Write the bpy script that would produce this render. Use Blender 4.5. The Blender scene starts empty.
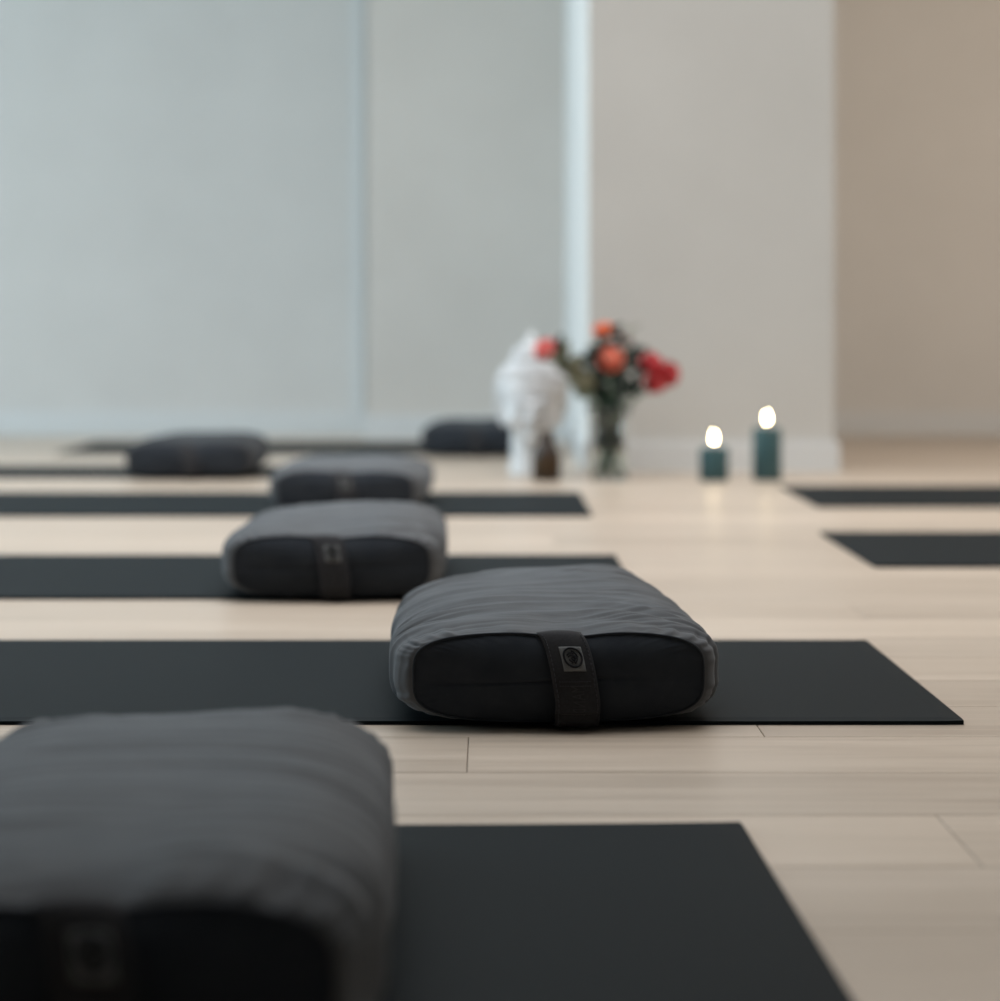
import bpy, bmesh, math, random
from math import sin, cos, pi, sqrt, radians, floor
from mathutils import Vector, noise, Matrix

scene = bpy.context.scene
COL = scene.collection
random.seed(7)

# ------------------------------------------------------------------ helpers
def link(name, me, mat=None, parent=None, smooth=True):
    o = bpy.data.objects.new(name, me)
    COL.objects.link(o)
    if mat:
        me.materials.append(mat)
    if smooth:
        for p in me.polygons:
            p.use_smooth = True
    if parent:
        o.parent = parent
    return o

def from_bm(name, bm, mat=None, parent=None, smooth=True, recalc=True):
    if recalc:
        bmesh.ops.recalc_face_normals(bm, faces=bm.faces)
    me = bpy.data.meshes.new(name)
    bm.to_mesh(me)
    bm.free()
    return link(name, me, mat, parent, smooth)

def thing(name, loc, rz=0.0):
    o = bpy.data.objects.new(name, None)
    o.empty_display_size = 0.05
    COL.objects.link(o)
    o.location = loc
    o.rotation_euler = (0, 0, rz)
    return o

def tag(o, label, cat, group=None):
    o['label'] = label
    o['category'] = cat
    if group:
        o['group'] = group
    return o

def struct(o):
    o['kind'] = 'structure'
    return o

def box(bm, x0, x1, y0, y1, z0, z1):
    vs = [bm.verts.new(p) for p in ((x0,y0,z0),(x1,y0,z0),(x1,y1,z0),(x0,y1,z0),
                                    (x0,y0,z1),(x1,y0,z1),(x1,y1,z1),(x0,y1,z1))]
    fs = []
    for f in ((0,3,2,1),(4,5,6,7),(0,1,5,4),(1,2,6,5),(2,3,7,6),(3,0,4,7)):
        fs.append(bm.faces.new([vs[i] for i in f]))
    return vs, fs

def lathe(bm, prof, n=40, cx=0, cy=0, cz=0):
    rings = []
    for r, z in prof:
        if r < 1e-6:
            rings.append([bm.verts.new((cx, cy, cz + z))])
        else:
            rings.append([bm.verts.new((cx + r*cos(2*pi*k/n), cy + r*sin(2*pi*k/n), cz + z)) for k in range(n)])
    for a, b in zip(rings, rings[1:]):
        for k in range(n):
            k2 = (k+1) % n
            if len(a) == 1 and len(b) == 1:
                continue
            if len(a) == 1:
                bm.faces.new((a[0], b[k2], b[k]))
            elif len(b) == 1:
                bm.faces.new((a[k], a[k2], b[0]))
            else:
                bm.faces.new((a[k], a[k2], b[k2], b[k]))

def tube(bm, pts, rad, n=8, closed=False, caps=True):
    pts = [Vector(p) for p in pts]
    m = len(pts)
    rads = rad if isinstance(rad, (list, tuple)) else [rad]*m
    rings = []
    up = Vector((0.13, 0.21, 1)).normalized()
    prev = None
    for i, p in enumerate(pts):
        if closed:
            t = pts[(i+1) % m] - pts[i-1]
        else:
            t = pts[min(i+1, m-1)] - pts[max(i-1, 0)]
        if t.length < 1e-9:
            t = Vector((0, 0, 1))
        t.normalize()
        if prev is None:
            u = t.cross(up)
            if u.length < 1e-3:
                u = t.cross(Vector((1, 0, 0)))
        else:
            u = prev - t*prev.dot(t)
        u.normalize()
        prev = u
        v = t.cross(u)
        rings.append([bm.verts.new(p + (u*cos(2*pi*k/n) + v*sin(2*pi*k/n))*rads[i]) for k in range(n)])
    cnt = m if closed else m-1
    for i in range(cnt):
        a, b = rings[i], rings[(i+1) % m]
        for k in range(n):
            k2 = (k+1) % n
            bm.faces.new((a[k], a[k2], b[k2], b[k]))
    if caps and not closed:
        bm.faces.new(list(reversed(rings[0])))
        bm.faces.new(rings[-1])

def ellipsoid(bm, c, r, seg=20, rings=12, rot=None):
    M = Matrix.Translation(Vector(c))
    if rot is not None:
        M = M @ rot
    M = M @ Matrix.Diagonal((r[0], r[1], r[2], 1))
    bmesh.ops.create_uvsphere(bm, u_segments=seg, v_segments=rings, radius=1.0, matrix=M)

# ------------------------------------------------------------------ materials
def new_mat(name):
    m = bpy.data.materials.new(name)
    m.use_nodes = True
    nt = m.node_tree
    return m, nt, nt.nodes, nt.links, nt.nodes['Principled BSDF']

def basic(name, col, rough=0.6, spec=0.5, **kw):
    m, nt, N, L, b = new_mat(name)
    b.inputs['Base Color'].default_value = (*col, 1)
    b.inputs['Roughness'].default_value = rough
    b.inputs['Specular IOR Level'].default_value = spec
    for k, v in kw.items():
        b.inputs[k].default_value = v
    return m

def noise_node(N, L, vec, scale, detail=4, rough=0.55):
    n = N.new('ShaderNodeTexNoise')
    n.inputs['Scale'].default_value = scale
    n.inputs['Detail'].default_value = detail
    n.inputs['Roughness'].default_value = rough
    if vec is not None:
        L.new(vec, n.inputs['Vector'])
    return n

def mottled(name, c1, c2, scale=8, rough=0.7, spec=0.5, bump=0.0, bscale=300, stretch=(1,1,1), sheen=0.0, sheencol=(1,1,1), bdist=0.001):
    m, nt, N, L, b = new_mat(name)
    tc = N.new('ShaderNodeTexCoord')
    mp = N.new('ShaderNodeMapping')
    mp.inputs['Scale'].default_value = stretch
    L.new(tc.outputs['Object'], mp.inputs['Vector'])
    n = noise_node(N, L, mp.outputs['Vector'], scale)
    r = N.new('ShaderNodeValToRGB')
    r.color_ramp.elements[0].position = 0.3
    r.color_ramp.elements[1].position = 0.7
    r.color_ramp.elements[0].color = (*c1, 1)
    r.color_ramp.elements[1].color = (*c2, 1)
    L.new(n.outputs['Fac'], r.inputs['Fac'])
    L.new(r.outputs['Color'], b.inputs['Base Color'])
    b.inputs['Roughness'].default_value = rough
    b.inputs['Specular IOR Level'].default_value = spec
    if sheen:
        b.inputs['Sheen Weight'].default_value = sheen
        b.inputs['Sheen Roughness'].default_value = 0.45
        b.inputs['Sheen Tint'].default_value = (*sheencol, 1)
    if bump:
        n2 = noise_node(N, L, tc.outputs['Object'], bscale, 3)
        bp = N.new('ShaderNodeBump')
        bp.inputs['Strength'].default_value = bump
        bp.inputs['Distance'].default_value = bdist
        L.new(n2.outputs['Fac'], bp.inputs['Height'])
        L.new(bp.outputs['Normal'], b.inputs['Normal'])
    return m

M_wall = mottled('white_wall_paint', (.60,.565,.525), (.63,.595,.555), 3, .75, .3, .15, 160)
M_wall_left = mottled('bluish_white_wall_paint', (.59,.575,.555), (.62,.605,.585), 3, .75, .3, .15, 160)
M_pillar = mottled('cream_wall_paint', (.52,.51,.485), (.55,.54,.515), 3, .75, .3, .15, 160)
M_pillar_side_lit = mottled('pillar_side_lit_tone', (.68,.665,.645), (.72,.705,.685), 3, .7, .3, .15, 160)
M_right = mottled('beige_wall_paint', (.62,.60,.57), (.65,.63,.60), 3, .75, .3, .15, 160)
M_trim = basic('white_gloss_trim', (.62,.63,.63), .45, .5)
M_ceil = mottled('ceiling_white', (.7,.7,.69), (.74,.74,.73), 2, .85, .2)

# floor: oak boards, one random value per board in a colour attribute
def floor_mat():
    m, nt, N, L, b = new_mat('oiled_oak_boards')
    tc = N.new('ShaderNodeTexCoord')
    at = N.new('ShaderNodeAttribute'); at.attribute_name = 'board'
    sep = N.new('ShaderNodeSeparateColor'); L.new(at.outputs['Color'], sep.inputs['Color'])
    # offset coordinates by board
    sc = N.new('ShaderNodeVectorMath'); sc.operation = 'SCALE'; sc.inputs['Scale'].default_value = 37.0
    L.new(at.outputs['Vector'], sc.inputs[0])
    ad = N.new('ShaderNodeVectorMath'); ad.operation = 'ADD'
    L.new(tc.outputs['Object'], ad.inputs[0]); L.new(sc.outputs['Vector'], ad.inputs[1])
    mp = N.new('ShaderNodeMapping'); mp.inputs['Scale'].default_value = (1.4, 26, 1)
    L.new(ad.outputs['Vector'], mp.inputs['Vector'])
    n1 = noise_node(N, L, mp.outputs['Vector'], 1.6, 6, .6)
    n1.inputs['Distortion'].default_value = .6
    mp2 = N.new('ShaderNodeMapping'); mp2.inputs['Scale'].default_value = (5, 190, 1)
    L.new(ad.outputs['Vector'], mp2.inputs['Vector'])
    n2 = noise_node(N, L, mp2.outputs['Vector'], 1.0, 3, .6)
    mp3 = N.new('ShaderNodeMapping'); mp3.inputs['Scale'].default_value = (.9, 3.0, 1)
    L.new(ad.outputs['Vector'], mp3.inputs['Vector'])
    n3 = noise_node(N, L, mp3.outputs['Vector'], 1.2, 2, .5)
    r = N.new('ShaderNodeValToRGB')
    r.color_ramp.elements[0].position = .28; r.color_ramp.elements[0].color = (.325,.258,.200,1)
    r.color_ramp.elements[1].position = .72; r.color_ramp.elements[1].color = (.53,.440,.358,1)
    e = r.color_ramp.elements.new(.5); e.color = (.45,.370,.295,1)
    ma = N.new('ShaderNodeMath'); ma.operation = 'MULTIPLY_ADD'; ma.inputs[1].default_value = .62
    L.new(n1.outputs['Fac'], ma.inputs[0])
    mb = N.new('ShaderNodeMath'); mb.operation = 'MULTIPLY'; mb.inputs[1].default_value = .38
    L.new(n3.outputs['Fac'], mb.inputs[0]); L.new(mb.outputs[0], ma.inputs[2])
    L.new(ma.outputs[0], r.inputs['Fac'])
    # board tint
    mr = N.new('ShaderNodeMapRange'); mr.inputs['To Min'].default_value = .90; mr.inputs['To Max'].default_value = 1.08
    L.new(sep.outputs[0], mr.inputs['Value'])
    mr2 = N.new('ShaderNodeMapRange'); mr2.inputs['To Min'].default_value = .93; mr2.inputs['To Max'].default_value = 1.05
    L.new(n2.outputs['Fac'], mr2.inputs['Value'])
    mm = N.new('ShaderNodeMath'); mm.operation = 'MULTIPLY'
    L.new(mr.outputs[0], mm.inputs[0]); L.new(mr2.outputs[0], mm.inputs[1])
    vs = N.new('ShaderNodeVectorMath'); vs.operation = 'SCALE'
    L.new(r.outputs['Color'], vs.inputs[0]); L.new(mm.outputs[0], vs.inputs['Scale'])
    L.new(vs.outputs['Vector'], b.inputs['Base Color'])
    rr = N.new('ShaderNodeMapRange'); rr.inputs['To Min'].default_value = .29; rr.inputs['To Max'].default_value = .42
    L.new(n1.outputs['Fac'], rr.inputs['Value']); L.new(rr.outputs[0], b.inputs['Roughness'])
    b.inputs['Specular IOR Level'].default_value = .42
    bp = N.new('ShaderNodeBump'); bp.inputs['Strength'].default_value = .12; bp.inputs['Distance'].default_value = .0006
    L.new(n2.outputs['Fac'], bp.inputs['Height']); L.new(bp.outputs['Normal'], b.inputs['Normal'])
    return m
M_floor = floor_mat()

M_mat = mottled('charcoal_mat_rubber', (.0088,.0122,.0142), (.0130,.0168,.0188), 500, .55, .025, .25, 900, bdist=.0003)
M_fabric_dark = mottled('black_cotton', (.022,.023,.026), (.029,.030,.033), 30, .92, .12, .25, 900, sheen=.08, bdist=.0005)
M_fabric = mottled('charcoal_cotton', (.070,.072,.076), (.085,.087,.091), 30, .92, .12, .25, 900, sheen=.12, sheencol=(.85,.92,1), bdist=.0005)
M_panel_shaded = mottled('charcoal_cotton_shaded', (.023,.027,.034), (.031,.036,.043), 30, .95, .10, .25, 900, sheen=.06, bdist=.0005)  # same cotton as the cover; shade on the end faces put into the colour
M_seam = basic('dark_thread', (.012,.012,.014), .9, .1)
M_strap = mottled('charcoal_webbing', (.020,.020,.022), (.028,.028,.031), 400, .85, .25, .6, 1200, bdist=.0004)
M_stitch = basic('grey_thread', (.055,.055,.062), .9, .1)
M_patch = mottled('grey_woven_patch', (.12,.124,.124), (.15,.153,.153), 900, .8, .3, .3, 1500)
M_emblem = basic('black_print', (.010,.011,.014), .8, .2)
M_emboss = basic('embossed_grey_letters', (.036,.036,.038), .8, .3)
M_plaster = mottled('white_plaster', (.60,.61,.62), (.66,.67,.68), 30, .7, .3, .2, 200)
M_candle = mottled('teal_wax', (.030,.078,.088), (.038,.094,.104), 20, .55, .4, .1, 100)
M_wick = basic('black_wick', (.01,.01,.01), .9)
M_amber = basic('amber_brown_glass', (.022,.011,.005), .3, .4)
M_cap = basic('brown_bottle_cap', (.040,.024,.016), .5)
M_bottle_label = mottled('kraft_paper_label', (.040,.024,.012), (.055,.034,.018), 40, .85, .2)
M_stem = basic('flower_stem_green', (.035,.075,.030), .55)
M_leaf = mottled('dark_green_leaf', (.004,.009,.006), (.010,.019,.012), 60, .6, .15)
M_leaf2 = mottled('olive_leaf', (.10,.095,.055), (.16,.145,.09), 60, .6, .3)

def flame_mat():
    m, nt, N, L, b = new_mat('candle_flame')
    b.inputs['Base Color'].default_value = (1, .85, .6, 1)
    b.inputs['Emission Color'].default_value = (1, .80, .50, 1)
    b.inputs['Emission Strength'].default_value = 42
    return m
M_flame = flame_mat()

def glass_mat(name, col=(1,1,1), rough=0.02, ior=1.45):
    m, nt, N, L, b = new_mat(name)
    b.inputs['Base Color'].default_value = (*col, 1)
    b.inputs['Transmission Weight'].default_value = 1
    b.inputs['Roughness'].default_value = rough
    b.inputs['IOR'].default_value = ior
    return m
M_glass = glass_mat('clear_vase_glass', (.93,.96,.95))
M_water = glass_mat('vase_water', (.93,.96,.93), 0, 1.33)

def petal_mat(name, c1, c2):
    m = mottled(name, c1, c2, 45, .55, .3)
    m.node_tree.nodes['Principled BSDF'].inputs['Subsurface Weight'].default_value = 0.0
    return m
M_coral = petal_mat('coral_petals', (.68,.15,.095), (.78,.25,.16))
M_orange = petal_mat('orange_red_petals', (.72,.13,.045), (.85,.22,.08))
M_pink = petal_mat('coral_pink_petals', (.70,.12,.11), (.80,.24,.21))
M_red = petal_mat('crimson_petals', (.46,.034,.044), (.62,.075,.080))
M_dusky = petal_mat('dusky_rose_petals', (.20,.07,.085), (.28,.11,.12))

# ------------------------------------------------------------------ room shell
XL, XR, YB, YF, ZC = -6.0, 3.6, 9.35, -1.2, 3.3

def build_floor():
    bm = bmesh.new()
    lay = bm.loops.layers.color.new('board')
    w = .195
    y = 2.417 - 20*w
    k = -20
    rng = random.Random(3)
    while y < YB:
        y0, y1 = max(y, YF), min(y + w, YB)
        if y1 > YF + .01:
            ln = 1.95
            start = XL - rng.random()*ln
            if k == -1: start = -.019 - 3*ln
            if k == 0: start = .272 - 3*ln
            x = start
            while x < XR:
                x0, x1 = max(x, XL), min(x + ln, XR)
                if x1 - x0 > .005:
                    g = .0003
                    c = (rng.random(), rng.random(), rng.random(), 1)
                    e = .0006
                    a = [(x0+g, y0+g), (x1-g, y0+g), (x1-g, y1-g), (x0+g, y1-g)]
                    i_ = [(x0+g+e, y0+g+e), (x1-g-e, y0+g+e), (x1-g-e, y1-g-e), (x0+g+e, y1-g-e)]
                    va = [bm.verts.new((p[0], p[1], -.0008)) for p in a]
                    vd = [bm.verts.new((p[0], p[1], -.006)) for p in a]
                    vi = [bm.verts.new((p[0], p[1], 0)) for p in i_]
                    fs = [bm.faces.new(vi)]
                    for q in range(4):
                        q2 = (q+1) % 4
                        fs.append(bm.faces.new((va[q], va[q2], vi[q2], vi[q])))
                        fs.append(bm.faces.new((vd[q], vd[q2], va[q2], va[q])))
                    for f in fs:
                        for lp in f.loops:
                            lp[lay] = c
                x += ln
        y += w
        k += 1
    vs, fs = box(bm, XL, XR, YF, YB, -.08, -.006)
    for f in fs:
        for lp in f.loops:
            lp[lay] = (.1, .1, .1, 1)
    return struct(from_bm('floor', bm, M_floor, smooth=False, recalc=False))
build_floor()

XS = -.473       # step in the back wall (right edge of the bluish section)
bm = bmesh.new(); box(bm, XL-.15, -.440, YB-.002, YB+.2, -.08, ZC)
struct(from_bm('wall_back_left', bm, M_wall_left, smooth=False))
YM = 9.02
bm = bmesh.new(); box(bm, -.440, .93, YM, YB+.2, -.08, ZC)
struct(from_bm('wall_back', bm, M_wall, smooth=False))
bm = bmesh.new(); box(bm, .93, XR+.15, YB-.001, YB+.2, -.08, ZC)
struct(from_bm('wall_back_right', bm, M_right, smooth=False))
bm = bmesh.new(); box(bm, XS-.045, XS, YB-.012, YB-.002, .085, ZC)
struct(from_bm('bounce_light_strip', bm, M_trim, smooth=False))  # added pale strip, stands in for bounce light beside the wall step
# protruding pillar
PX0, PX1, PY = .284, .978, 6.95
bm = bmesh.new(); box(bm, PX0, PX1, PY, YB, 0, ZC)
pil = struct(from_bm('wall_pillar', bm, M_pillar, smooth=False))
pil.data.materials.append(M_pillar_side_lit)      # window light on this face is put into a lighter colour
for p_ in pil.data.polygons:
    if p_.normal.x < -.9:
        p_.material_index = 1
def skirting(name, pts, h=.085, t=.014):
    # profile swept along an axis-aligned run; pts: list of (x0,x1,y0,y1)
    bm = bmesh.new()
    for (x0, x1, y0, y1) in pts:
        box(bm, x0, x1, y0, y1, 0, h-.008)
        cx = .003
        box(bm, x0+cx, x1-cx, y0+cx, y1, h-.008, h)
    return struct(from_bm(name, bm, M_trim, smooth=False))
skirting('baseboard_back', [(XL, -.440, YB-.016, YB-.002), (-.454, PX0-.014, YM-.014, YM), (PX1+.014, XR, YB-.016, YB-.001)])
skirting('baseboard_pillar', [(PX0-.014, PX1+.014, PY-.014, PY), (PX0-.014, PX0, PY, YM-.014), (PX1, PX1+.014, PY, YB-.016)])

# left wall with two tall windows
wins = [(3.2, 5.4), (6.0, 8.6)]
WZ0, WZ1 = .25, 2.75
bm = bmesh.new()
box(bm, XL-.15, XL, YF, YB, -.08, WZ0)
box(bm, XL-.15, XL, YF, YB, WZ1, ZC)
ys = [YF] + [v for w_ in wins for v in w_] + [YB]
for i in range(0, len(ys), 2):
    box(bm, XL-.15, XL, ys[i], ys[i+1], WZ0, WZ1)
struct(from_bm('wall_left', bm, M_wall, smooth=False))
for i, (a, c) in enumerate(wins):
    bm = bmesh.new()
    f = .06
    box(bm, XL-.10, XL-.04, a, a+f, WZ0, WZ1)
    box(bm, XL-.10, XL-.04, c-f, c, WZ0, WZ1)
    box(bm, XL-.10, XL-.04, a+f, c-f, WZ0, WZ0+f)
    box(bm, XL-.10, XL-.04, a+f, c-f, WZ1-f, WZ1)
    mid = (a+c)/2
    box(bm, XL-.10, XL-.04, mid-.025, mid+.025, WZ0+f, WZ1-f)
    struct(from_bm('window_%d' % (i+1), bm, M_trim, smooth=False))
bm = bmesh.new(); box(bm, XR, XR+.15, YF, YB, -.08, ZC)
struct(from_bm('wall_right', bm, M_right, smooth=False))
bm = bmesh.new(); box(bm, XL-.15, XR+.15, YF, YB+.2, ZC, ZC+.15)
struct(from_bm('ceiling', bm, M_ceil, smooth=False))

# ------------------------------------------------------------------ yoga mats
MT = .005
def yoga_mat(x0, x1, y0, y1, label, group=None, curl=0.0, seed=0, rz=0.0, keep=None):
    cx, cy = (x0+x1)/2, (y0+y1)/2
    hx, hy = (x1-x0)/2, (y1-y0)/2
    bm = bmesh.new()
    nx, ny = 90, 34
    top, bot = [], []
    # outline with small rounded corners: shift the corner verts in
    for j in range(ny+1):
        rt, rb = [], []
        for i in range(nx+1):
            u, v = -1 + 2*i/nx, -1 + 2*j/ny
            x, y = u*hx, v*hy
            r = .004
            dx, dy = abs(x) - (hx-r), abs(y) - (hy-r)
            if dx > 0 and dy > 0:
                d = sqrt(dx*dx+dy*dy)
                if d > r:
                    k = r/d
                    x = math.copysign(hx-r+dx*k, x); y = math.copysign(hy-r+dy*k, y)
            lift = 0
            if curl:
                # far right corner lifts a touch
                d = sqrt(max(0, (hx - x))**2 + max(0, (hy - y))**2)
                lift = curl*max(0, 1 - d/.22)**2
            y += .0012*noise.noise((x*3, seed, 1.3))
            edge = max(0, 1 - min(hx-abs(x), hy-abs(y))/.0025)
            rt.append(bm.verts.new((x, y, MT + lift - .0010*edge)))
            rb.append(bm.verts.new((x, y, lift + .0002)))
        top.append(rt); bot.append(rb)
    for j in range(ny):
        for i in range(nx):
            bm.faces.new((top[j][i], top[j][i+1], top[j+1][i+1], top[j+1][i]))
            bm.faces.new((bot[j][i], bot[j+1][i], bot[j+1][i+1], bot[j][i+1]))
    for i in range(nx):
        bm.faces.new((bot[0][i], bot[0][i+1], top[0][i+1], top[0][i]))
        bm.faces.new((bot[ny][i+1], bot[ny][i], top[ny][i], top[ny][i+1]))
    for j in range(ny):
        bm.faces.new((bot[j+1][0], bot[j][0], top[j][0], top[j+1][0]))
        bm.faces.new((bot[j][nx], bot[j+1][nx], top[j+1][nx], top[j][nx]))
    o = from_bm('yoga_mat', bm, M_mat, smooth=False)
    a = radians(rz)
    # turn about the middle of the right end so that end stays put
    o.location = (x1 - hx*cos(a), cy - hx*sin(a), 0)
    o.rotation_euler = (0, 0, a)
    return tag(o, label, 'yoga mat', 'dark yoga mats laid across the floor')

yoga_mat(-1.590, .211, 1.345, 1.975, 'dark yoga mat in the foreground under the nearest bolster, right corner slightly lifted', curl=.001, rz=1.4, keep=.24)
yoga_mat(-1.33, .483, 2.490, 3.140, 'dark yoga mat under the sharp bolster with logo strap, its whole right end showing', seed=2)
yoga_mat(-1.59, .224, 3.645, 4.330, 'dark yoga mat directly behind the sharp bolster with the logo strap', seed=3)
yoga_mat(-1.59, .223, 5.260, 6.010, 'dark yoga mat under the half hidden bolster, ending in front of the vase', seed=4)
yoga_mat(-2.10, -.32, 6.62, 7.17, 'narrow-looking dark yoga mat under the far left bolster', seed=5)
yoga_mat(-1.39, .18, 7.90, 8.70, 'farthest dark yoga mat, along the base of the back wall', seed=6)
yoga_mat(.650, 2.45, 4.135, 4.825, 'dark yoga mat at right edge, nearer of the two on that side', seed=7)
yoga_mat(.742, 2.54, 5.540, 6.260, 'dark yoga mat at right edge starting beside the tall candle', seed=8)

# ------------------------------------------------------------------ bolsters
def make_bolster(x, y_front, z, rz, label, seed, L=.62, W=.33, H=.095, full=True, res=1.0, strapx=0.0, detail=False, amp=1.0, tilt=0.0, taper=0.0, fab=M_fabric):
    if detail: res = 1.5
    """local origin at the middle of the underside; front end panel faces -Y"""
    c, s = cos(rz), sin(rz)
    # centre so that the middle of the front end lands on (x, y_front)
    fx, fy = 0, -L/2
    root = thing('yoga_bolster', (x - (c*fx - s*fy), y_front - (s*fx + c*fy), z), rz)
    tag(root, label, 'bolster', 'charcoal rectangular yoga bolsters')
    hz0 = H/2
    R = .048
    def section(ang, y):
        """point of the cover at angle ang (0 = +x, 90deg = top) and length y in [0, L]"""
        d = min(y, L - y)
        k = 0
        if d < R:
            k = 1 - sqrt(max(0, 1 - (1 - d/R)**2))
        w = (W/2 - k*.019 - .006*(2*y/L-1)**2)*(1 - taper*(y/L)**1.5)
        hh = hz0 - k*.004
        ca, sa = cos(ang), sin(ang)
        n = 4.0 if sa > 0 else 3.5
        px = w*math.copysign(abs(ca)**(2/n), ca)
        pz = hh*math.copysign(abs(sa)**(2/n), sa)
        # puffed top
        up = max(0, pz/hh)
        u = px/w
        ybulge = 1 - abs(2*y/L - 1)**2.2
        pz += up*(.011*(1-u**4)*ybulge*1.15)
        pz += up*tilt*u*min(1, y/L*1.4)
        # large lumps
        fade = min(1, d/.03)
        lump = noise.noise((px*7 + seed*3.1, y*5.0, seed*1.7))
        lump2 = noise.noise((px*3 + seed*5.1, y*2.5, seed*2.3 + 9))
        pz += up*(.0055*lump + .008*lump2)*amp*(0.25 + .75*fade)
        # pinch above the strap
        pin = math.exp(-((px-strapx)/.035)**2)*math.exp(-(y/.10)**2)
        pz += up*(-.005*pin)
        # cross folds: streaks running along x, strongest near the flanks
        wav = noise.noise((px*2.2 + seed, y*26 + 2.0*noise.noise((px*6, y*4, seed)), seed*.7))
        wav2 = noise.noise((px*4.5 - seed, y*55 + 2.5*noise.noise((px*5, y*6, seed+4)), seed*1.3))
        ridge = (1 - 2*abs(wav))
        fine = 0
        if detail:
            wf = noise.noise((px*5 + seed*4, y*85 + 4*noise.noise((px*4, y*5, seed+7)), seed*2.7))
            fine = -.0030*max(0, .35 - abs(wf))/.35*(.3 + .7*noise.noise((px*6, y*6, 4.4 + seed))**2*4)
        flank = .35 + .65*min(1, abs(u)**2*1.2)
        endk = math.exp(-(d/.16)**2)
        f = (.0046*(ridge-.4)*(.55 + .6*endk) + .0022*wav2 + fine)*flank*fade*amp*(1.25 if detail else 1)
        nx_, nz_ = ca, sa
        low = .35 if sa < -.75 else 1
        px += nx_*f*low
        pz += nz_*f*low
        # short radiating tucks along the end seams
        tuck = math.exp(-(d/.045)**2)*min(1, d/.006)
        tk = noise.noise((ang*9 + seed*2, seed*3.3, y*4))
        px += nx_*tk*.0036*amp*amp*tuck*low
        pz += nz_*tk*.0036*amp*amp*tuck*low
        pz = max(pz, -hz0 + .0004)
        return Vector((px, y - L/2, pz + hz0))
    na, nl = int(200*res), int(230*res)
    bm = bmesh.new()
    rings = []
    ysamp = []
    for j in range(nl+1):
        t = j/nl
        # denser near ends
        t2 = t - .075*sin(4*pi*t)/ (2*pi) * 1.6
        ysamp.append(min(L, max(0, t2*L)))
    ysamp[0] = 0; ysamp[-1] = L
    def angs(i):
        return 2*pi*i/na
    for yy in ysamp:
        rings.append([bm.verts.new(section(angs(i), yy)) for i in range(na)])
    for a, b in zip(rings, rings[1:]):
        for i in range(na):
            i2 = (i+1) % na
            bm.faces.new((a[i], a[i2], b[i2], b[i]))
    from_bm('cover', bm, fab, root)
    # end panels
    def panel(yend, sgn, nr=26):
        bm = bmesh.new()
        prev = None
        edge = [section(angs(i), yend) for i in range(na)]
        cen = sum(edge, Vector())/na
        cen.z = hz0
        for q in range(nr+1):
            rho = 1 - q/nr
            if q == nr:
                ring = [bm.verts.new((cen.x, cen.y + sgn*.0165, cen.z))]
            else:
                ring = []
                for i in range(na):
                    e = edge[i]
                    p = cen + (e - cen)*rho
                    b = .0165*(1 - rho**2.6)
                    # middle seam groove
                    g = math.exp(-((p.z - hz0*.96 - .003*sin(p.x*14))/.0016)**2)*min(1, (1-rho)*9)
                    b -= .0022*g
                    wv = noise.noise((p.x*16 + seed*2, p.z*26, seed + 5.0))
                    b += .0016*wv*min(1, (1-rho)*6)
                    # puckers where the panel meets the seam
                    pk = math.exp(-((1-rho)/.14)**2)*min(1, (1-rho)*20)
                    b += .0016*pk*noise.noise((i/na*60, seed, 2.2))
                    # the strap pulls the panel in
                    b -= .003*math.exp(-((p.x-strapx)/.03)**2)*(1-rho)
                    ring.append(bm.verts.new((p.x, p.y + sgn*b, p.z)))
            if prev:
                for i in range(na):
                    i2 = (i+1) % na
                    if len(ring) == 1:
                        bm.faces.new((prev[i], prev[i2], ring[0]))
                    else:
                        bm.faces.new((prev[i], prev[i2], ring[i2], ring[i]))
            prev = ring
        from_bm('end_panel', bm, M_panel_shaded, root)
        bm = bmesh.new()
        pts = [section(angs(i), yend) for i in range(na)]
        pts = [p + Vector((0, sgn*.0006, 0)) + Vector((p.x, 0, p.z-hz0)).normalized()*.0005 for p in pts]
        for p in pts:
            p.z = max(p.z, .0022)
        tube(bm, pts, .0013, 6, closed=True)
        from_bm('seam_piping', bm, M_panel_shaded if sgn < 0 else fab, root)
    panel(0, -1)
    panel(L, 1)
    # carry strap: webbing from the top seam down over the front panel and under the edge
    ztop = section(pi/2, .0).z
    yf = -L/2
    prof = [(-.022 + .028, ztop + .0015), (.000, ztop + .0022), (-.006, ztop - .003), (-.0125, ztop - .014),
            (-.0195, ztop - .031), (-.0225, ztop - .052), (-.0225, ztop - .070),
            (-.0200, .018), (-.0155, .0075), (-.0095, .0030), (.0, .0012)]
    # smooth resample (Catmull-Rom)
    P = [Vector((0, p[0], p[1])) for p in prof]
    sm = []
    for i in range(len(P)-1):
        p0, p1, p2, p3 = P[max(i-1,0)], P[i], P[i+1], P[min(i+2, len(P)-1)]
        for k in range(8):
            t = k/8
            sm.append(.5*((2*p1) + (p2-p0)*t + (2*p0-5*p1+4*p2-p3)*t*t + (3*p1-p0-3*p2+p3)*t**3))
    sm.append(P[-1])
    nS = len(sm)
    sw = .0445
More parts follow.
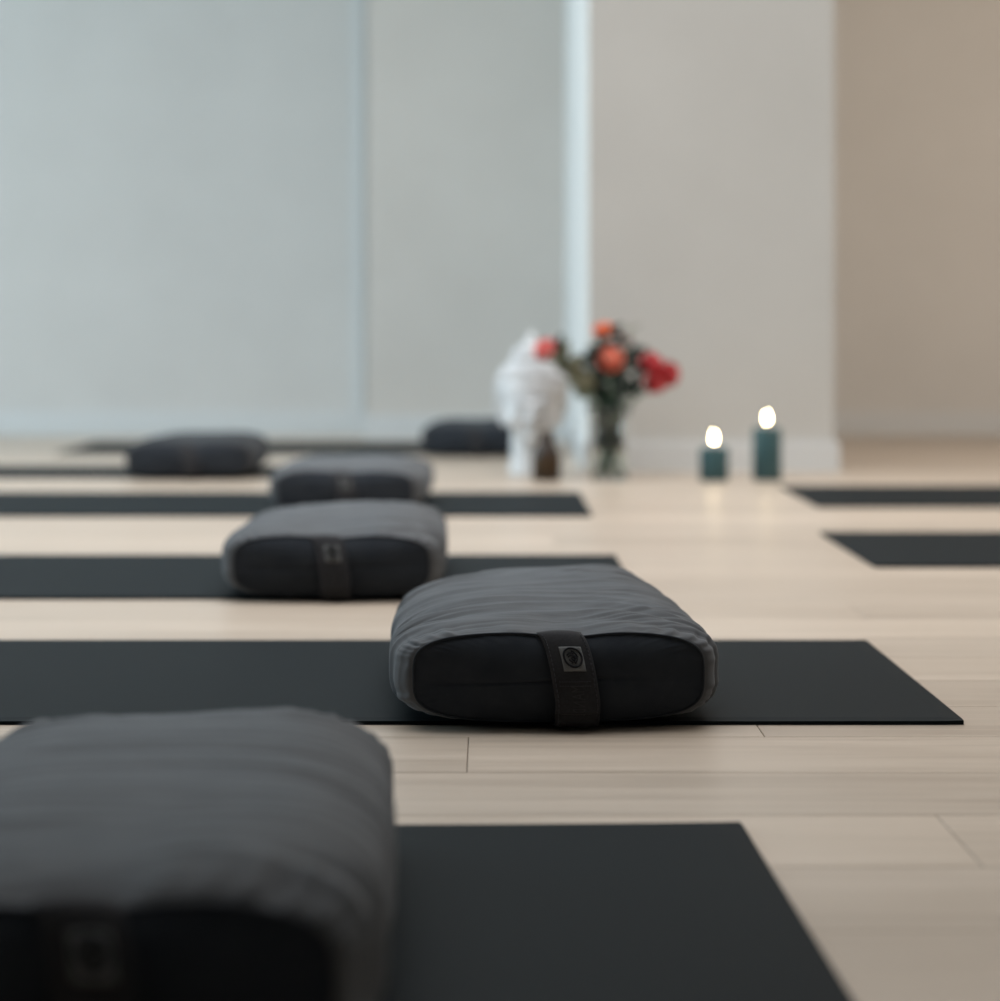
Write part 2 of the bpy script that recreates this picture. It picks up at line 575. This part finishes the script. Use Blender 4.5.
    def strap_pt(i, u, off=0.0):
        """i float index along the strap, u in [-.5,.5] across"""
        i0 = int(min(nS-1, max(0, floor(i)))); i1 = min(nS-1, i0+1)
        f = i - i0
        p = sm[i0]*(1-f) + sm[i1]*f
        a = sm[max(0, i0-1)]; b = sm[min(nS-1, i0+1)]
        t = (b-a).normalized()
        nrm = Vector((0, t.z, -t.y))
        if nrm.y > 0 and abs(nrm.y) > abs(nrm.z): nrm = -nrm
        if i0 < 14 and nrm.z < 0: nrm = -nrm
        fr = i/(nS-1)
        # the webbing leans: top sits to the left, lower part swings right
        lean = -.010 + .017*min(1, max(0, (fr-.12)/.42))**.8
        bow = .0022*(1-(2*u)**2)
        return Vector((strapx + lean + u*sw, yf + p.y, p.z)) + nrm*(off + bow)
    nu = 14
    bm = bmesh.new()
    th = .0026
    T, B = [], []
    for i in range(nS):
        T.append([bm.verts.new(strap_pt(i, -.5 + k/nu, th)) for k in range(nu+1)])
        B.append([bm.verts.new(strap_pt(i, -.5 + k/nu, 0)) for k in range(nu+1)])
    for i in range(nS-1):
        for k in range(nu):
            bm.faces.new((T[i][k], T[i][k+1], T[i+1][k+1], T[i+1][k]))
            bm.faces.new((B[i][k], B[i+1][k], B[i+1][k+1], B[i][k+1]))
        bm.faces.new((T[i][0], T[i+1][0], B[i+1][0], B[i][0]))
        bm.faces.new((T[i][nu], B[i][nu], B[i+1][nu], T[i+1][nu]))
    for k in range(nu):
        bm.faces.new((T[0][k], B[0][k], B[0][k+1], T[0][k+1]))
        bm.faces.new((T[-1][k], T[-1][k+1], B[-1][k+1], B[-1][k]))
    st = from_bm('carry_strap', bm, M_strap, root)
    if full:
        # stitching down both edges
        bm = bmesh.new()
        for u in (-.43, .43):
            i = 12.0
            while i < nS-9:
                tube(bm, [strap_pt(i, u, th+.0002), strap_pt(i+.7, u, th+.0006), strap_pt(i+1.3, u, th+.0002)], .00045, 5)
                i += 1.9
        for i in (36.0, 37.5):
            for k in range(13):
                u = -.36 + .72*k/13
                tube(bm, [strap_pt(i, u, th+.0003), strap_pt(i, u+.04, th+.0003)], .0004, 5)
        from_bm('stitching', bm, M_stitch, st)
        # woven patch with a round emblem
        def surf(cu, ci, su, si, off):
            return lambda a, b: strap_pt(ci + b*si, cu + a*su, off)
        ic, half_i = 27.0, 5.4
        f = surf(.04, ic, .25, half_i, th + .0010)
        bm = bmesh.new()
        n = 12
        g = [[bm.verts.new(f(-1+2*i/n, -1+2*j/n)) for i in range(n+1)] for j in range(n+1)]
        for j in range(n):
            for i in range(n):
                bm.faces.new((g[j][i], g[j][i+1], g[j+1][i+1], g[j+1][i]))
        bmesh.ops.recalc_face_normals(bm, faces=bm.faces)
        r = bmesh.ops.extrude_face_region(bm, geom=bm.faces[:])
        for v in r['geom']:
            if isinstance(v, bmesh.types.BMVert):
                v.co.y += .0008
        from_bm('logo_patch', bm, M_patch, st)
        f2 = surf(.05, ic-.3, .20, half_i*.78, th + .0016)
        bm = bmesh.new()
        ring = [f2(cos(2*pi*k/48), sin(2*pi*k/48)) for k in range(48)]
        tube(bm, ring, .00105, 6, closed=True)
        # lotus-like leaf strokes in the ring
        def stroke(pts, r0=.00075):
            tube(bm, [f2(a*.86, b*.86) for a, b in pts], r0, 5)
        stroke([(-.75,-.15),(-.45,-.45),(-.05,-.5),(.2,-.3)])
        stroke([(-.65,.05),(-.3,-.15),(.05,-.1),(.3,.1)])
        stroke([(-.05,-.75),(.25,-.6),(.5,-.3),(.6,.1)])
        stroke([(-.2,.2),(.0,.05),(.25,.25),(.1,.5),(-.1,.4),(-.2,.2)])
        stroke([(.35,-.05),(.55,.3),(.35,.6),(.1,.8)])
        stroke([(-.55,.35),(-.35,.55),(-.1,.72)])
        stroke([(-.3,.75),(.0,.62),(.3,.7)])
        from_bm('emblem', bm, M_emblem, st)
        # embossed lettering reading down the webbing
        cu = bpy.data.curves.new('lettering', 'FONT')
        cu.body = 'MANDUKA'
        cu.size = 1.0
        cu.space_character = 1.12
        cu.align_x = 'CENTER'; cu.align_y = 'CENTER'
        tmp = bpy.data.objects.new('lettering_source', cu)
        COL.objects.link(tmp)
        dg = bpy.context.evaluated_depsgraph_get()
        dg.update()
        me = bpy.data.meshes.new_from_object(tmp.evaluated_get(dg))
        bpy.data.objects.remove(tmp)
        me.name = 'lettering'
        bm2 = bmesh.new(); bm2.from_mesh(me)
        bmesh.ops.triangulate(bm2, faces=bm2.faces)
        bmesh.ops.subdivide_edges(bm2, edges=bm2.edges[:], cuts=1)
        xs = [v.co.x for v in bm2.verts]; lo, hi = min(xs), max(xs)
        ysv = [v.co.y for v in bm2.verts]; lo2, hi2 = min(ysv), max(ysv)
        for v in bm2.verts:
            a = (v.co.x - lo)/(hi-lo); b = (v.co.y - lo2)/(hi2-lo2) - .5
            v.co = strap_pt(37.5 + a*19, .02 - b*.28, th + .0007)
        bm2.to_mesh(me); bm2.free()
        link('lettering', me, M_emboss, st, smooth=False)
    return root

ZB = MT + .0003
make_bolster(-.226, 1.275, ZB, radians(0), 'nearest charcoal bolster filling the lower left corner, largest in view', 1, strapx=.022, amp=1.32, W=.340, H=.100, taper=.10)
make_bolster(.071, 2.462, ZB, radians(3.0), 'sharp charcoal bolster with an emblem patch on its hanging strap', 2, strapx=.010, detail=True, tilt=.014, taper=.14, W=.340)
make_bolster(-.230, 3.620, ZB, radians(.8), 'charcoal bolster on the mat behind the sharp bolster, dented in the middle', 3, W=.335, res=.8, strapx=.0, amp=1.25)
make_bolster(-.308, 5.290, ZB, radians(-1), 'charcoal bolster partly hidden behind the dented bolster', 4, W=.34, res=.6)
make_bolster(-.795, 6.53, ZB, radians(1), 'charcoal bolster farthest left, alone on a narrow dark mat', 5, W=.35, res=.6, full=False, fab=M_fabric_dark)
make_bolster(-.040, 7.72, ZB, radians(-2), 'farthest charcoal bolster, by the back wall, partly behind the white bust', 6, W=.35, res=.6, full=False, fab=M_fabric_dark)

# ------------------------------------------------------------------ white bust (head with topknot)
def make_bust(x, y):
    root = thing('head_bust', (x, y, 0))
    tag(root, 'white plaster head sculpture with curled hair and pointed topknot', 'sculpture')
    bm = bmesh.new()
    # base and neck
    lathe(bm, [(0,0),(.062,0),(.064,.006),(.062,.014),(.059,.030),(.056,.055),(.056,.085),(.056,.115),(0,.125)], 40)
    # jaw, face, cranium
    ellipsoid(bm, (0,-.018,.130), (.058,.062,.048))
    ellipsoid(bm, (0,-.012,.175), (.077,.078,.075))
    ellipsoid(bm, (0,.006,.222), (.087,.088,.082))
    ellipsoid(bm, (0,-.070,.105), (.020,.016,.014))          # chin
    for sx in (-1, 1):
        ellipsoid(bm, (sx*.043,-.058,.152), (.024,.020,.026))  # cheeks
        ellipsoid(bm, (sx*.032,-.078,.186), (.018,.010,.008))  # eyelids
        tube(bm, [(sx*.008,-.092,.196),(sx*.026,-.092,.204),(sx*.046,-.080,.200),(sx*.058,-.064,.192)], [.004,.005,.005,.003], 8)
        # long ears
        tube(bm, [(sx*.082,.004,.215),(sx*.092,.012,.205),(sx*.093,.012,.185),(sx*.086,.006,.165),(sx*.080,.002,.146),(sx*.074,-.002,.134)],
             [.007,.011,.010,.008,.008,.005], 10)
        ellipsoid(bm, (sx*.010,-.093,.154), (.008,.008,.006))  # nostrils
    tube(bm, [(0,-.088,.200),(0,-.095,.180),(0,-.102,.163),(0,-.100,.154)], [.006,.007,.010,.008], 10)
    tube(bm, [(-.026,-.076,.134),(-.010,-.087,.137),(0,-.087,.1355),(.010,-.087,.137),(.026,-.076,.134)], [.002,.0045,.0045,.0045,.002], 8)
    tube(bm, [(-.022,-.076,.130),(0,-.086,.126),(.022,-.076,.130)], [.002,.006,.002], 8)
    # shoulder stub flare is part of the base; fuse everything into one surface
    o = from_bm('face', bm, M_plaster, root)
    md = o.modifiers.new('fuse', 'REMESH'); md.mode = 'VOXEL'; md.voxel_size = .0026; md.use_smooth_shade = True
    sm = o.modifiers.new('soften', 'SMOOTH'); sm.factor = .5; sm.iterations = 3
    # curled hair cap
    bm = bmesh.new()
    ellipsoid(bm, (0,.010,.236), (.095,.092,.083))
    lathe(bm, [(.052,.295),(.054,.312),(.049,.332),(.036,.350),(.020,.362),(0,.368)], 32, 0, .008, 0)
    lathe(bm, [(.018,.360),(.016,.372),(.010,.384),(.004,.394),(0,.397)], 20, 0, .008, 0)
    rng = random.Random(5)
    for r in range(11):
        th = radians(6 + r*9.2)
        cnt = max(1, int(2*pi*sin(th)*.093/.0165))
        for k in range(cnt):
            a = 2*pi*(k + .5*(r % 2))/cnt
            dx, dy, dz = sin(th)*cos(a), sin(th)*sin(a), cos(th)
            # hairline: leave the face free
            if dy < -.25 and dz < .30 + .12*(1-abs(dx)):
                continue
            ellipsoid(bm, (dx*.096, .010 + dy*.093, .236 + dz*.084), (.0088,.0088,.0082), 10, 6)
    for r in range(4):
        zz = .305 + r*.015
        rr = (.054,.053,.047,.037)[r]
        cnt = int(2*pi*rr/.0165)
        for k in range(cnt):
            a = 2*pi*(k+.5*(r % 2))/cnt
            ellipsoid(bm, (rr*cos(a), .008 + rr*sin(a), zz), (.0086,.0086,.0080), 10, 6)
    # cut the cap away from the face
    h = from_bm('hair', bm, M_plaster, root)
    return root
make_bust(.120, 6.80)

# ------------------------------------------------------------------ small amber bottle
def make_bottle(x, y):
    root = thing('glass_bottle', (x, y, 0))
    root.scale = (1.32, 1.32, 1.15)
    tag(root, 'small brown glass bottle on the floor in front of the white bust', 'bottle')
    bm = bmesh.new()
    lathe(bm, [(0,0),(.0255,0),(.028,.003),(.028,.058),(.0262,.067),(.0225,.077),(.0175,.086),(.0140,.093),(.0148,.095),(.0148,.098),(.0115,.098),
               (.0120,.091),(.0190,.078),(.0240,.066),(.0255,.005),(0,.004)], 40)
    from_bm('body', bm, M_amber, root)
    bm = bmesh.new()
    lathe(bm, [(0,.0965),(.0155,.0965),(.0160,.0975),(.0160,.111),(.0145,.113),(0,.1135)], 32)
    from_bm('cap', bm, M_cap, root)
    bm = bmesh.new()
    lathe(bm, [(.0283,.016),(.0286,.0165),(.0286,.0545),(.0283,.055)], 40)
    from_bm('label', bm, M_bottle_label, root)
make_bottle(.155, 6.52)

# ------------------------------------------------------------------ LED pillar candles
def make_candle(x, y, h, r, label):
    root = thing('pillar_candle', (x, y, 0))
    tag(root, label, 'candle', 'lit teal pillar candles by the pillar')
    bm = bmesh.new()
    lathe(bm, [(0,0),(r-.002,0),(r,.002),(r,h-.005),(r-.0015,h-.0015),(r-.004,h-.0005),(r-.008,h-.003),(r*.35,h-.006),(0,h-.007)], 44)
    from_bm('wax_body', bm, M_candle, root)
    bm = bmesh.new()
    tube(bm, [(0,0,h-.0075),(.0004,0,h+.004),(.0002,0,h+.014)], [.0022,.0020,.0014], 8)
    from_bm('wick', bm, M_wick, root)
    bm = bmesh.new()
    z0 = h + .0125
    lathe(bm, [(0,z0),(.0028,z0+.002),(.0045,z0+.006),(.0050,z0+.011),(.0044,z0+.017),(.0028,z0+.023),(.0014,z0+.028),(0,z0+.030)], 24)
    from_bm('flame', bm, M_flame, root)
make_candle((714-488)/2460*6.53, 6.53, .088, .0385, 'shorter lit teal pillar candle, nearer the flower vase')
make_candle((767.5-488)/2460*6.53, 6.54, .140, .0385, 'taller lit teal pillar candle, farther from the flower vase')

# ------------------------------------------------------------------ vase and bouquet
VX, VY = .322, 6.54
def make_vase():
    root = thing('glass_vase', (VX, VY, 0))
    root.scale = (1.08, 1.08, 1)
    tag(root, 'clear glass vase of water holding the bouquet', 'vase')
    bm = bmesh.new()
    o = [(0,0),(.042,0),(.0445,.003),(.0445,.020),(.0430,.060),(.0420,.100),(.0435,.135),(.0480,.165),(.0555,.192),(.0565,.194)]
    i_ = [(.0545,.193),(.0455,.166),(.0410,.136),(.0395,.100),(.0405,.060),(.0420,.020),(.0400,.012),(0,.010)]
    lathe(bm, o + i_, 48)
    from_bm('vase_body', bm, M_glass, root)
    bm = bmesh.new()
    lathe(bm, [(0,.0095),(.0395,.0115),(.0424,.020),(.0409,.060),(.0398,.092),(0,.092)], 48)
    from_bm('water', bm, M_water, root)
make_vase()

def px(x, y, Y=6.66):
    return Vector(((x-488)/2460*Y, Y, .4 - (y-330)/2460*Y))

def stem_curve(tip, k=0, n=14):
    """from the vase bottom through its neck to the bloom"""
    a = tip - Vector((VX, VY, tip.z))
    d = a.length
    dirv = a.normalized() if d > 1e-4 else Vector((1,0,0))
    foot = Vector((VX, VY, .018)) - dirv*.024 + Vector((.012*sin(k*2.4), .012*cos(k*1.7), 0))
    neck = Vector((VX, VY, .175)) + dirv*.020 + Vector((.008*cos(k*3.1), .008*sin(k*2.2), 0))
    c = tip - dirv*.25*d - Vector((0,0,.03))
    pts = []
    P = [foot, (foot+neck)/2, neck, c, tip]
    for i in range(len(P)-1):
        p0, p1, p2, p3 = P[max(i-1,0)], P[i], P[i+1], P[min(i+2,len(P)-1)]
        for q in range(4):
            t = q/4
            pts.append(.5*((2*p1)+(p2-p0)*t+(2*p0-5*p1+4*p2-p3)*t*t+(3*p1-p0-3*p2+p3)*t**3))
    pts.append(P[-1])
    return pts

def petal(bm, base, direction, outward, length, width, cup, n=5, m=6):
    """cupped petal: grows along direction, faces outward"""
    d = direction.normalized()
    side = d.cross(outward).normalized()
    o = side.cross(d).normalized()
    rows = []
    for j in range(m+1):
        t = j/m
        wv = width*sin(pi*min(.93, .12 + .80*t))**.7
        row = []
        for i in range(n+1):
            s_ = -1 + 2*i/n
            p = base + d*length*t*(1-.06*s_*s_) + side*wv*s_*.5 + o*(cup*length*(sin(pi*t*.85)) - .22*wv*s_*s_)
            row.append(bm.verts.new(p))
        rows.append(row)
    for j in range(m):
        for i in range(n):
            bm.faces.new((rows[j][i], rows[j][i+1], rows[j+1][i+1], rows[j+1][i]))

def leaf_blade(bm, base, d, length, width, up):
    d = d.normalized()
    s = d.cross(up)
    if s.length < 1e-3: s = d.cross(Vector((1,0,0)))
    s.normalize()
    nrm = s.cross(d)
    m = 7
    rows = []
    for j in range(m+1):
        t = j/m
        w = width*sin(pi*(t**.8))*.5 + .0004
        c = base + d*length*t - nrm*length*.18*t*t
        rows.append([bm.verts.new(c - s*w + nrm*w*.25), bm.verts.new(c), bm.verts.new(c + s*w + nrm*w*.25)])
    for j in range(m):
        for i in range(2):
            bm.faces.new((rows[j][i], rows[j][i+1], rows[j+1][i+1], rows[j+1][i]))

def make_flower(tip, r, mat, label, seed, axis, name='cut_flower', ruffled=False):
    root = thing(name, (VX, VY, .018))
    tag(root, label, 'flower', 'coral flowers in the glass vase')
    off = Vector((VX, VY, .018))
    pts = [p - off for p in stem_curve(tip, seed)]
    t = pts[-1]
    bm = bmesh.new()
    tube(bm, pts, .0026, 8)
    stem = from_bm('stem', bm, M_stem, root)
    bm = bmesh.new()
    rng = random.Random(seed*13+1)
    ax = axis.normalized()
    q = Vector((0,0,1)).rotation_difference(ax)
    # base of the bloom
    ctr = t + ax*r*.15
    ellipsoid(bm, ctr + ax*r*.25, (r*.5, r*.5, r*.5), 14, 9)
    layers = [(5,.42,.15,.8),(7,.62,.30,.9),(9,.85,.62,1.0),(11,1.02,1.0,1.05),(11,1.02,1.4,1.0)]
    if ruffled:
        layers = [(7,.45,.2,.8),(10,.7,.5,.8),(13,.95,.9,.8),(14,1.05,1.3,.8),(12,1.0,1.75,.75)]
    for li, (cnt, ln, tilt, wd) in enumerate(layers):
        for k in range(cnt):
            a = 2*pi*(k + .37*li)/cnt + rng.uniform(-.12, .12)
            tl = tilt + rng.uniform(-.1, .1)
            d = q @ Vector((sin(tl)*cos(a), sin(tl)*sin(a), cos(tl)))
            out = q @ Vector((cos(a), sin(a), .15))
            petal(bm, ctr - ax*r*.18 + out*r*.10, d, out, r*ln*rng.uniform(.94,1.06), r*wd*.78, .22 if not ruffled else .12)
    from_bm('bloom', bm, mat, root)
    # sepals and leaves
    bm = bmesh.new()
    for k in range(5):
        a = 2*pi*k/5
        d = q @ Vector((cos(a)*.8, sin(a)*.8, .1))
        leaf_blade(bm, t - ax*r*.05, d, r*.7, r*.22, ax)
    from_bm('calyx', bm, M_leaf, root)
    n = len(pts)
    for k, i in enumerate((n-6, n-4)):
        bm = bmesh.new()
        d = Vector((cos(seed*1.9 + k*3), .5*sin(seed*1.3 + k*2), .75))
        leaf_blade(bm, pts[i], d, .062, .024, Vector((0,-1,.4)))
        from_bm('leaf', bm, M_leaf, root)
    return root

make_flower(px(546,350,6.60), .031, M_pink, 'pink coral flower at the far left of the bouquet, over the bust', 1, Vector((-.5,-.6,.5)))
make_flower(px(605,333,6.66), .033, M_orange, 'orange red flower at the top of the bouquet', 2, Vector((.05,-.35,1)))
make_flower(px(611,360,6.55), .035, M_coral, 'largest coral flower, in the middle of the bouquet', 3, Vector((0,-1,.35)))
make_flower(px(651,365,6.57), .033, M_red, 'crimson flower at right of the bouquet, upper of the pair', 4, Vector((.35,-.7,.4)), ruffled=True)
make_flower(px(668,374,6.56), .033, M_red, 'crimson flower farthest right of the bouquet', 5, Vector((.7,-.7,.1)), ruffled=True)
make_flower(px(656,381,6.53), .034, M_red, 'crimson flower drooping lowest at the right of the bouquet', 8, Vector((.4,-.7,-.5)), ruffled=True)
make_flower(px(625,342,6.72), .020, M_dusky, 'small dusky rose flower behind the largest coral flower', 6, Vector((.3,-.3,.8)))

def make_foliage(tip, label, seed, mat, n=9, ln=.055, wd=.022):
    root = thing('leafy_sprig', (VX, VY, .018))
    tag(root, label, 'foliage', 'green sprigs in the glass vase')
    off = Vector((VX, VY, .018))
    pts = [p - off for p in stem_curve(tip, seed + 20)]
    bm = bmesh.new()
    tube(bm, pts, [.0024 - .0012*i/len(pts) for i in range(len(pts))], 7)
    from_bm('stem', bm, M_stem, root)
    bm = bmesh.new()
    rng = random.Random(seed*7+3)
    N_ = len(pts)
    for k in range(n):
        f0 = .18 if mat is M_leaf else .62
        f = f0 + (1-f0)*(k/(n-1))**1.25
        inside = f < .47
        x = f*(N_-1); i = min(N_-2, int(x)); fr = x-i
        p = pts[i]*(1-fr) + pts[i+1]*fr
        tdir = (pts[i+1]-pts[i]).normalized()
        a = k*2.4 + seed
        side = Vector((cos(a), .7*sin(a), .25*sin(a*1.7)))
        leaf_blade(bm, p, tdir*.75 + side*(.40 if inside else .8), ln*rng.uniform(.8,1.2)*(.95 if inside else 1), wd*rng.uniform(.8,1.2)*(1.9 if inside else 1), Vector((rng.uniform(-.4,.4),-1,.5)))
    from_bm('foliage', bm, mat, root)

fol = [((606,345,6.71),'dark green sprig directly under the top orange red flower', M_leaf, 9, .040, .022),
       ((562,360,6.62),'olive grey sprig under the far left pink flower', M_leaf2, 14, .052, .026),
       ((570,370,6.60),'olive grey sprig lowest on the left of the bouquet', M_leaf2, 13, .050, .026),
       ((574,371,6.64),'dark green sprig leaning left below the pink flower', M_leaf, 12, .050, .024),
       ((588,362,6.68),'dark green sprig left of the largest coral flower', M_leaf, 13, .052, .024),
       ((597,350,6.74),'dark green sprig rising behind the top orange flower', M_leaf, 12, .045, .020),
       ((612,372,6.64),'dark green sprig right below the largest coral flower', M_leaf, 14, .055, .026),
       ((632,355,6.70),'dark green sprig upright at right of the largest coral flower', M_leaf, 13, .050, .022),
       ((638,350,6.75),'dark green sprig nearest the crimson flowers', M_leaf, 12, .045, .018),
       ((622,372,6.70),'dark green sprig low on the right over the vase rim', M_leaf, 13, .052, .024),
       ((598,375,6.72),'dark green sprig low on the left over the vase rim', M_leaf, 13, .055, .026),
       ((634,328,6.76),'thin grey green sprig poking highest at the right of the bouquet', M_leaf2, 8, .026, .007)]
for i, (t_, lab, mt, n_, ln_, wd_) in enumerate(fol):
    n_ += 9 if mt is M_leaf else 0
    make_foliage(px(*t_), lab, i+1, mt, n_, ln_, wd_)

# ------------------------------------------------------------------ light
def area(name, loc, rot, sx, sy, power, col, spread=180):
    l = bpy.data.lights.new(name, 'AREA')
    l.shape = 'RECTANGLE'; l.size = sx; l.size_y = sy
    l.energy = power; l.color = col
    l.spread = radians(spread)
    o = bpy.data.objects.new(name, l)
    COL.objects.link(o)
    o.location = loc; o.rotation_euler = rot
    return o
for i, (a, c) in enumerate(wins):
    area('window_light', (XL-.16, (a+c)/2, (WZ0+WZ1)/2), (0, radians(-90), 0), WZ1-WZ0, c-a, (80, 215)[i], (.62,.86,1.0))
# ceiling panels over the far half of the room
area('ceiling_light', (-.6, 5.05, ZC-.02), (0,0,0), 5.0, 5.1, 172, (.97,.98,1.0), 130)
# added warm fill light along the right wall, no window there
area('warm_fill', (XR-.02, 6.3, 1.4), (0, radians(90), 0), 2.2, 4.8, 54, (1.0,.84,.69))

wd = bpy.data.worlds.new('studio_world')
scene.world = wd
wd.use_nodes = True
bg = wd.node_tree.nodes['Background']
bg.inputs['Color'].default_value = (.75,.85,1,1)
bg.inputs['Strength'].default_value = .02

# ------------------------------------------------------------------ camera
cam = bpy.data.cameras.new('camera')
co = bpy.data.objects.new('camera', cam)
COL.objects.link(co)
co.location = (0, 0, .4)
co.rotation_euler = (radians(90), 0, 0)
cam.sensor_width = 36
cam.lens = 2460/1001*36
cam.shift_x = .012
cam.shift_y = -.1705
cam.clip_start = .05
cam.dof.use_dof = True
cam.dof.focus_distance = 2.47
cam.dof.aperture_fstop = 3.6
scene.camera = co

scene.view_settings.view_transform = 'Standard'
scene.view_settings.look = 'None'
scene.view_settings.exposure = 0.0
